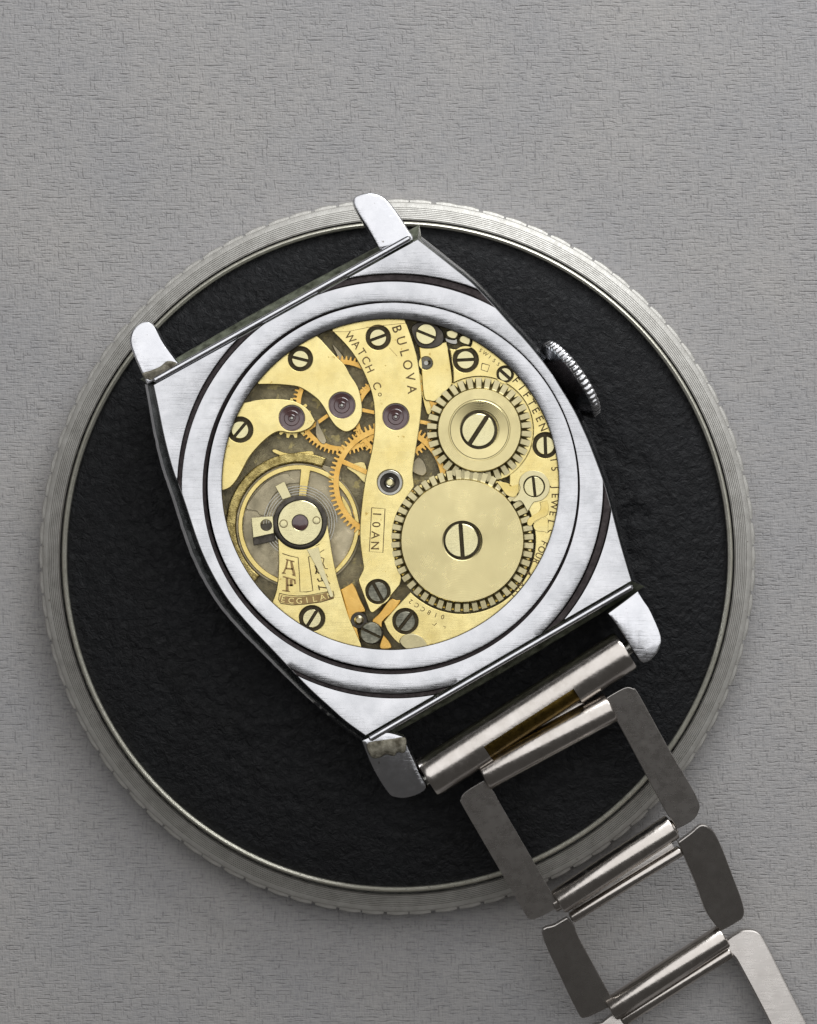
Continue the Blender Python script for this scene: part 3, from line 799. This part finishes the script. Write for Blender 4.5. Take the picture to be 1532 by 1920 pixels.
# hairspring: a real spiral
verts = []; faces = []
hs = []
for i in range(9*40+1):
    t = i/(9*40); a = t*9*2*math.pi; r = 26+44*t
    hs.append((562+r*math.cos(a), 980+r*math.sin(a)))
for i, (x, y) in enumerate(hs):
    a = math.atan2(y-980, x-562)
    for dr, z in ((-0.6, 7.2), (0.6, 7.2), (0.6, 7.32), (-0.6, 7.32)): verts.append(W(x+dr*math.cos(a), y+dr*math.sin(a), z))
for i in range(len(hs)-1):
    for k in range(4): faces.append((4*i+k, 4*i+(k+1) % 4, 4*i+4+(k+1) % 4, 4*i+4+k))
raw('hairspring', verts, faces, [M['steel']], watch, smooth=False)
oc = smooth([(520, 1005), (522, 1040), (522, 1062), (521, 1084), (518, 1106), (513, 1122), (505, 1140, 'c')] + [(x, y, 'c') for x, y in arc(MC, 331, 134, 98.5, 12)]
            + [(676, 1206, 'c'), (666, 1184), (655, 1160), (644, 1126), (635, 1095), (628, 1066), (622, 1035), (617, 1004), (613, 980), (604, 955), (585, 938), (562, 932), (540, 938), (522, 957), (515, 980)], 4)
bk = plate('balance_cock', [oc, circ((585, 1159.6), 24)], ZB, 7.5, M['gilt'], watch)
screw((585, 1159.6), 17, -58, ZB-0.02, bk, 24)
rg = lathe('regulator', (562.8, 980), ZB, [(51, ZB-0.02), (50.5, ZB+0.10), (48.5, ZB+0.13), (43, ZB+0.13), (41.8, ZB+0.06)], [M['black_steel']], bk, seg=64)
plate('regulator_index', [smooth([(575, 1030, 'c'), (586, 1029), (597, 1025, 'c'), (606, 1062), (614, 1087), (620, 1103), (625, 1117), (619, 1119), (612, 1102), (603, 1084), (593, 1063), (584, 1047)], 4)], ZB+0.11, ZB+0.01, M['nickel'], bk, bev=0.02)
plate('regulator_tail', [smooth([(516, 912, 'c'), (533, 903, 'c'), (546, 931, 'c'), (530, 937, 'c')], 2)], 7.72, 7.6, M['nickel'], bk, bev=0.02)
cap = lathe('cap_disc', (562.8, 980), ZB, [(42, ZB-0.05), (41.8, ZB+0.13), (40.6, ZB+0.16), (16, ZB+0.16), (14.6, ZB+0.12)], [M['screw']], bk, seg=64)
lathe('jewel', (562.8, 980), ZB, [(14.6, ZB+0.0), (14.6, ZB+0.1), (10, ZB+0.14), (5, ZB+0.155), (0, ZB+0.16)], [M['ruby']], bk, seg=32)
for c_, r_ in (((532, 982), 8), ((593.6, 975.6), 7.5)):
    lathe('pin', c_, ZB, [(r_, ZB+0.1), (r_, ZB+0.163), (r_-1.2, ZB+0.166), (r_-1.6, ZB+0.15), (r_-2.2, ZB+0.19), (0, ZB+0.2)], [M['ink'], M['screw']], bk, seg=20, fm=[0, 0, 0, 1, 1])
sd = plate('stud', [smooth([(471, 971, 'c'), (512, 968, 'c'), (514, 1000, 'c'), (474.5, 1008.5, 'c')], 2), circ((499, 985), 10.6, 24)], 8.0, 7.55, M['screw'], watch, bev=0.03)
plate('stud_dark_side', [smooth([(472, 985, 'c'), (515, 980, 'c'), (516, 1014, 'c'), (475.5, 1023, 'c')], 2)], 7.54, 7.2, M['black_steel'], watch, bev=0.03)  # added dark block standing in for the stud's shaded side
# cock engraving
q = lambda l: zz(l, 500, 1020, 9.575)
ribbons('engraved_frame', [(q([(280, 170), (420, 215), (565, 245), (585, 500), (600, 860), (720, 860), (830, 840), (800, 600), (750, 230), (790, 215)]), 1.7),
                           (q([(230, 885), (350, 915), (560, 935), (760, 920), (1000, 875), (1110, 850)]), 1.6), (q([(230, 885), (215, 1000), (250, 1065), (450, 1095), (700, 1080), (980, 1040), (1200, 975), (1210, 920), (1190, 840)]), 1.8),
                           (q([(1035, 100), (920, 175)]), 1.6), (q([(950, 0), (880, 40)]), 1.5), (q([(960, 235), (1030, 265), (1010, 350), (1050, 440), (1100, 445)]), 1.9), (q([(1065, 540), (1100, 600)]), 1.5), (q([(1095, 660), (1140, 720)]), 1.5)], ZB, M['ink'], bk)
ribbons('lettering', [(q([(375, 290), (350, 420), (300, 525)]), 3.4), (q([(440, 310), (465, 430), (500, 560)]), 5.0), (q([(345, 440), (470, 450)]), 3.0), (q([(345, 275), (500, 320)]), 2.6), (q([(270, 520), (345, 530)]), 2.2), (q([(450, 550), (525, 575)]), 2.4),
                      (q([(365, 610), (370, 850)]), 5.2), (q([(290, 585), (510, 645)]), 2.6), (q([(500, 640), (515, 720)]), 3.4), (q([(440, 640), (440, 760)]), 5.5), (q([(280, 835), (420, 855)]), 2.4), (q([(370, 740), (480, 740)]), 3.0)], ZB, M['ink_pale'], bk)
ribbons('lettering', [(q([(870, 380), (900, 470), (880, 540)]), 3.0), (q([(890, 480), (940, 530)]), 2.4), (q([(910, 620), (940, 670), (1000, 660), (980, 600)]), 3.2), (q([(930, 740), (950, 830)]), 2.6), (q([(930, 770), (1080, 790)]), 2.6), (q([(820, 270), (860, 330)]), 1.6)], ZB, M['ink'], bk)
ribbons('number_strip', [(q([(240, 975), (350, 1003), (560, 1020), (760, 1003), (1000, 957), (1190, 905)]), 13.5)], ZB-0.004, M['ink_pale'], bk)
text_on('lettering', 'ECGILAN', q([(300, 985), (440, 1012), (560, 1020), (760, 1003), (960, 965), (1140, 915)]), 15, ZB+0.004, M['gilt'], bk, thin=0.0, squeeze=1.1)

# odd bits of the train below the bridges
for pl, z_, mm in (([(594, 786), (600, 800), (612, 826), (604, 832), (592, 815)], 7.3, 'recess'), ([(515, 842), (540, 850), (585, 846), (583, 862), (560, 868), (535, 858), (512, 848)], 7.05, 'rim'),
                   ([(770, 880), (782, 858), (795, 866), (800, 884), (790, 892)], 7.0, 'recess'), ([(650, 875), (684, 868), (686, 905), (668, 890)], 6.95, 'gilt'), ([(640, 930), (655, 950), (662, 975), (650, 968)], 6.95, 'rim'),
                   ([(622, 645), (634, 655), (650, 678), (640, 680)], 6.95, 'recess'), ([(655, 700), (668, 720), (680, 748), (672, 752)], 7.0, 'recess'), ([(784, 700), (800, 720), (812, 760), (800, 775)], 7.05, 'rim'),
                   ([(497, 880), (520, 862), (548, 858), (540, 866), (510, 880)], 6.95, 'recess'), ([(600, 872), (628, 880), (640, 900), (618, 890)], 6.95, 'recess')):
    plate('under_dial_piece', [smooth(pl, 4)], z_, z_-0.2, M[mm], watch, bev=0.03)

# ------------------------------------------------------------------ bracelet
def drop(x, y):
    s_ = (x-1000)*0.5+(y-1440)*0.866
    if s_ < 248: return 7.5-(s_+44)*0.0072
    if s_ < 450: return 5.4-(s_-248)*0.0125
    return 2.6
# end tube between the lugs, cut open in the middle
p0, p1 = W(801, 1459, 7.6), W(1173, 1219, 7.6)
ax = (p1-p0); Lt = ax.length; ax.normalize(); u = Vector((-ax.y, ax.x, 0)); v = Vector((0, 0, 1))   # u: towards the case
def tube_pt(t, a, r): return p0+ax*(t*Lt)+u*(r*math.cos(a))+v*(r*math.sin(a))
verts = []; faces = []
ts = [0, 0.006, 0.02, 0.14, 0.27, 0.275, 0.28, 0.5, 0.72, 0.725, 0.73, 0.86, 0.98, 0.994, 1]; NA = 48; ro = 1.30
for side in (0, 1):
    for t in ts:
        e = 0.06 if t in (0, 1) else 0.02 if t in (0.006, 0.994) else 0
        for i in range(NA): verts.append(tube_pt(t, 2*math.pi*i/NA, (ro if side == 0 else ro-0.2)-e))
nt = len(ts)
def vid(s_, k, i): return s_*nt*NA+k*NA+(i % NA)
def isopen(k, i):
    a = 360*(i+0.5)/NA
    return 0.275 <= ts[k] and ts[k+1] <= 0.725 and 95 < a < 215
for k in range(nt-1):
    for i in range(NA):
        if isopen(k, i): continue
        faces.append((vid(0, k, i), vid(0, k, i+1), vid(0, k+1, i+1), vid(0, k+1, i)))
        faces.append((vid(1, k, i), vid(1, k+1, i), vid(1, k+1, i+1), vid(1, k, i+1)))
        for (kk, ii, va, vb) in ((k, i-1, (k, i), (k+1, i)), (k, i+1, (k, i+1), (k+1, i+1))):
            if isopen(kk, ii % NA): faces.append((vid(0, *va), vid(0, *vb), vid(1, *vb), vid(1, *va)))
        for kk, ke in ((k-1, k), (k+1, k+1)):
            if 0 <= kk < nt-1 and isopen(kk, i): faces.append((vid(0, ke, i), vid(0, ke, i+1), vid(1, ke, i+1), vid(1, ke, i)))
            if kk < 0 or kk >= nt-1: faces.append((vid(0, ke, i), vid(0, ke, i+1), vid(1, ke, i+1), vid(1, ke, i)))
et = raw('bracelet_end_tube', verts, faces, [M['roller']], watch)
rod('inner_tube', tube_pt(0.05, 0, 0)-u*0.12, tube_pt(0.95, 0, 0)-u*0.12, 0.97, M['brown'], et)
rod('spring_bar', tube_pt(-0.06, 0, 0), tube_pt(1.05, 0, 0), 0.4, M['steel'], et)

slab('hinge_leaf', [(908, 1412), (1084, 1316), (1126, 1318), (1136, 1336), (930, 1452), (914, 1440)], lambda x, y: 7.35, 0.7, 0.1, M['link'], et)

def link_frame(polys, rods_, bev, zoff=0.0):
    b = bmesh.new()
    for p, f in polys: slab_bm(b, smooth(p, 4), f, 0.9, bev)
    lk = bm_obj('bracelet_link', b, [M['link']], watch, ang=17)
    for nm, a, c_, za, zb, r_ in rods_:
        rod(nm, W(a[0], a[1], za), W(c_[0], c_[1], zb), r_, M['roller'], lk, ch=min(0.14, r_*0.4))
    return lk
def lean(f, k):                                        # bars roll a little about their own length
    return lambda x, y: f(x, y)+k*((x-1000)*0.866-(y-1440)*0.5)
fdrop = drop
link_frame([([(864, 1500), (870, 1488), (890, 1474), (908, 1464, 'c'), (926, 1486), (940, 1511), (995, 1606), (1049, 1700, 'c'), (1025, 1713), (1003, 1723), (992, 1722), (981, 1707), (920, 1602), (868, 1512)], fdrop),
            ([(1132, 1312, 'c'), (1155, 1298), (1174, 1289), (1187, 1291), (1198, 1302), (1252, 1400), (1307, 1495), (1309, 1524), (1296, 1540), (1271, 1554, 'c'), (1256, 1533), (1242, 1510), (1200, 1432), (1158, 1354)], fdrop)],
           [('roller', (905, 1455), (1146, 1324), 7.2, 7.2, 0.98), ('cross_pin', (1036, 1698), (1266, 1548), 5.0, 5.0, 0.5)], 0.10)
link_frame([([(1016, 1750), (1040, 1734), (1064, 1720, 'c'), (1077, 1735), (1085, 1757), (1118, 1818), (1153, 1883, 'c'), (1125, 1897), (1096, 1909), (1083, 1898), (1048, 1826)], fdrop),
            ([(1271, 1579, 'c'), (1294, 1562), (1315, 1546), (1335, 1555), (1352, 1585), (1374, 1642), (1393, 1694), (1394, 1719), (1376, 1733), (1352, 1746, 'c'), (1325, 1712), (1303, 1654)], fdrop)],
           [('roller', (1046, 1692), (1262, 1549), 5.2, 5.2, 0.82), ('cross_bar', (1070, 1722), (1277, 1594), 4.75, 4.75, 0.36)], 0.10)
flat = lambda x, y: 1.55+0.0026*(y-1760)
link_frame([([(1352, 1776), (1364, 1761), (1380, 1750), (1394, 1744), (1418, 1746), (1435, 1766), (1475, 1845), (1545, 1985), (1552, 2012), (1520, 2035), (1500, 2034, 'c'), (1440, 1912), (1389, 1815), (1374, 1792)], flat),
            ([(1112, 1937), (1130, 1918), (1150, 1903), (1166, 1900), (1180, 1925), (1235, 2022), (1290, 2122), (1295, 2140), (1260, 2165), (1245, 2164), (1180, 2060)], flat)],
           [('roller', (1144, 1894), (1358, 1754), 2.4, 2.4, 0.78), ('cross_bar', (1165, 1914), (1370, 1783), 1.75, 1.75, 0.42)], 0.10)

# the folded leaves that join each roller to the cross bar of the next link
for pl, z_ in (([(1062, 1690), (1250, 1565), (1268, 1594), (1080, 1716)], 4.75), ([(1164, 1886), (1342, 1768), (1362, 1784), (1176, 1906)], 1.95)):
    slab('hinge_leaf', pl, lambda x, y, z_=z_: z_, 0.5, 0.08, M['link'], watch)
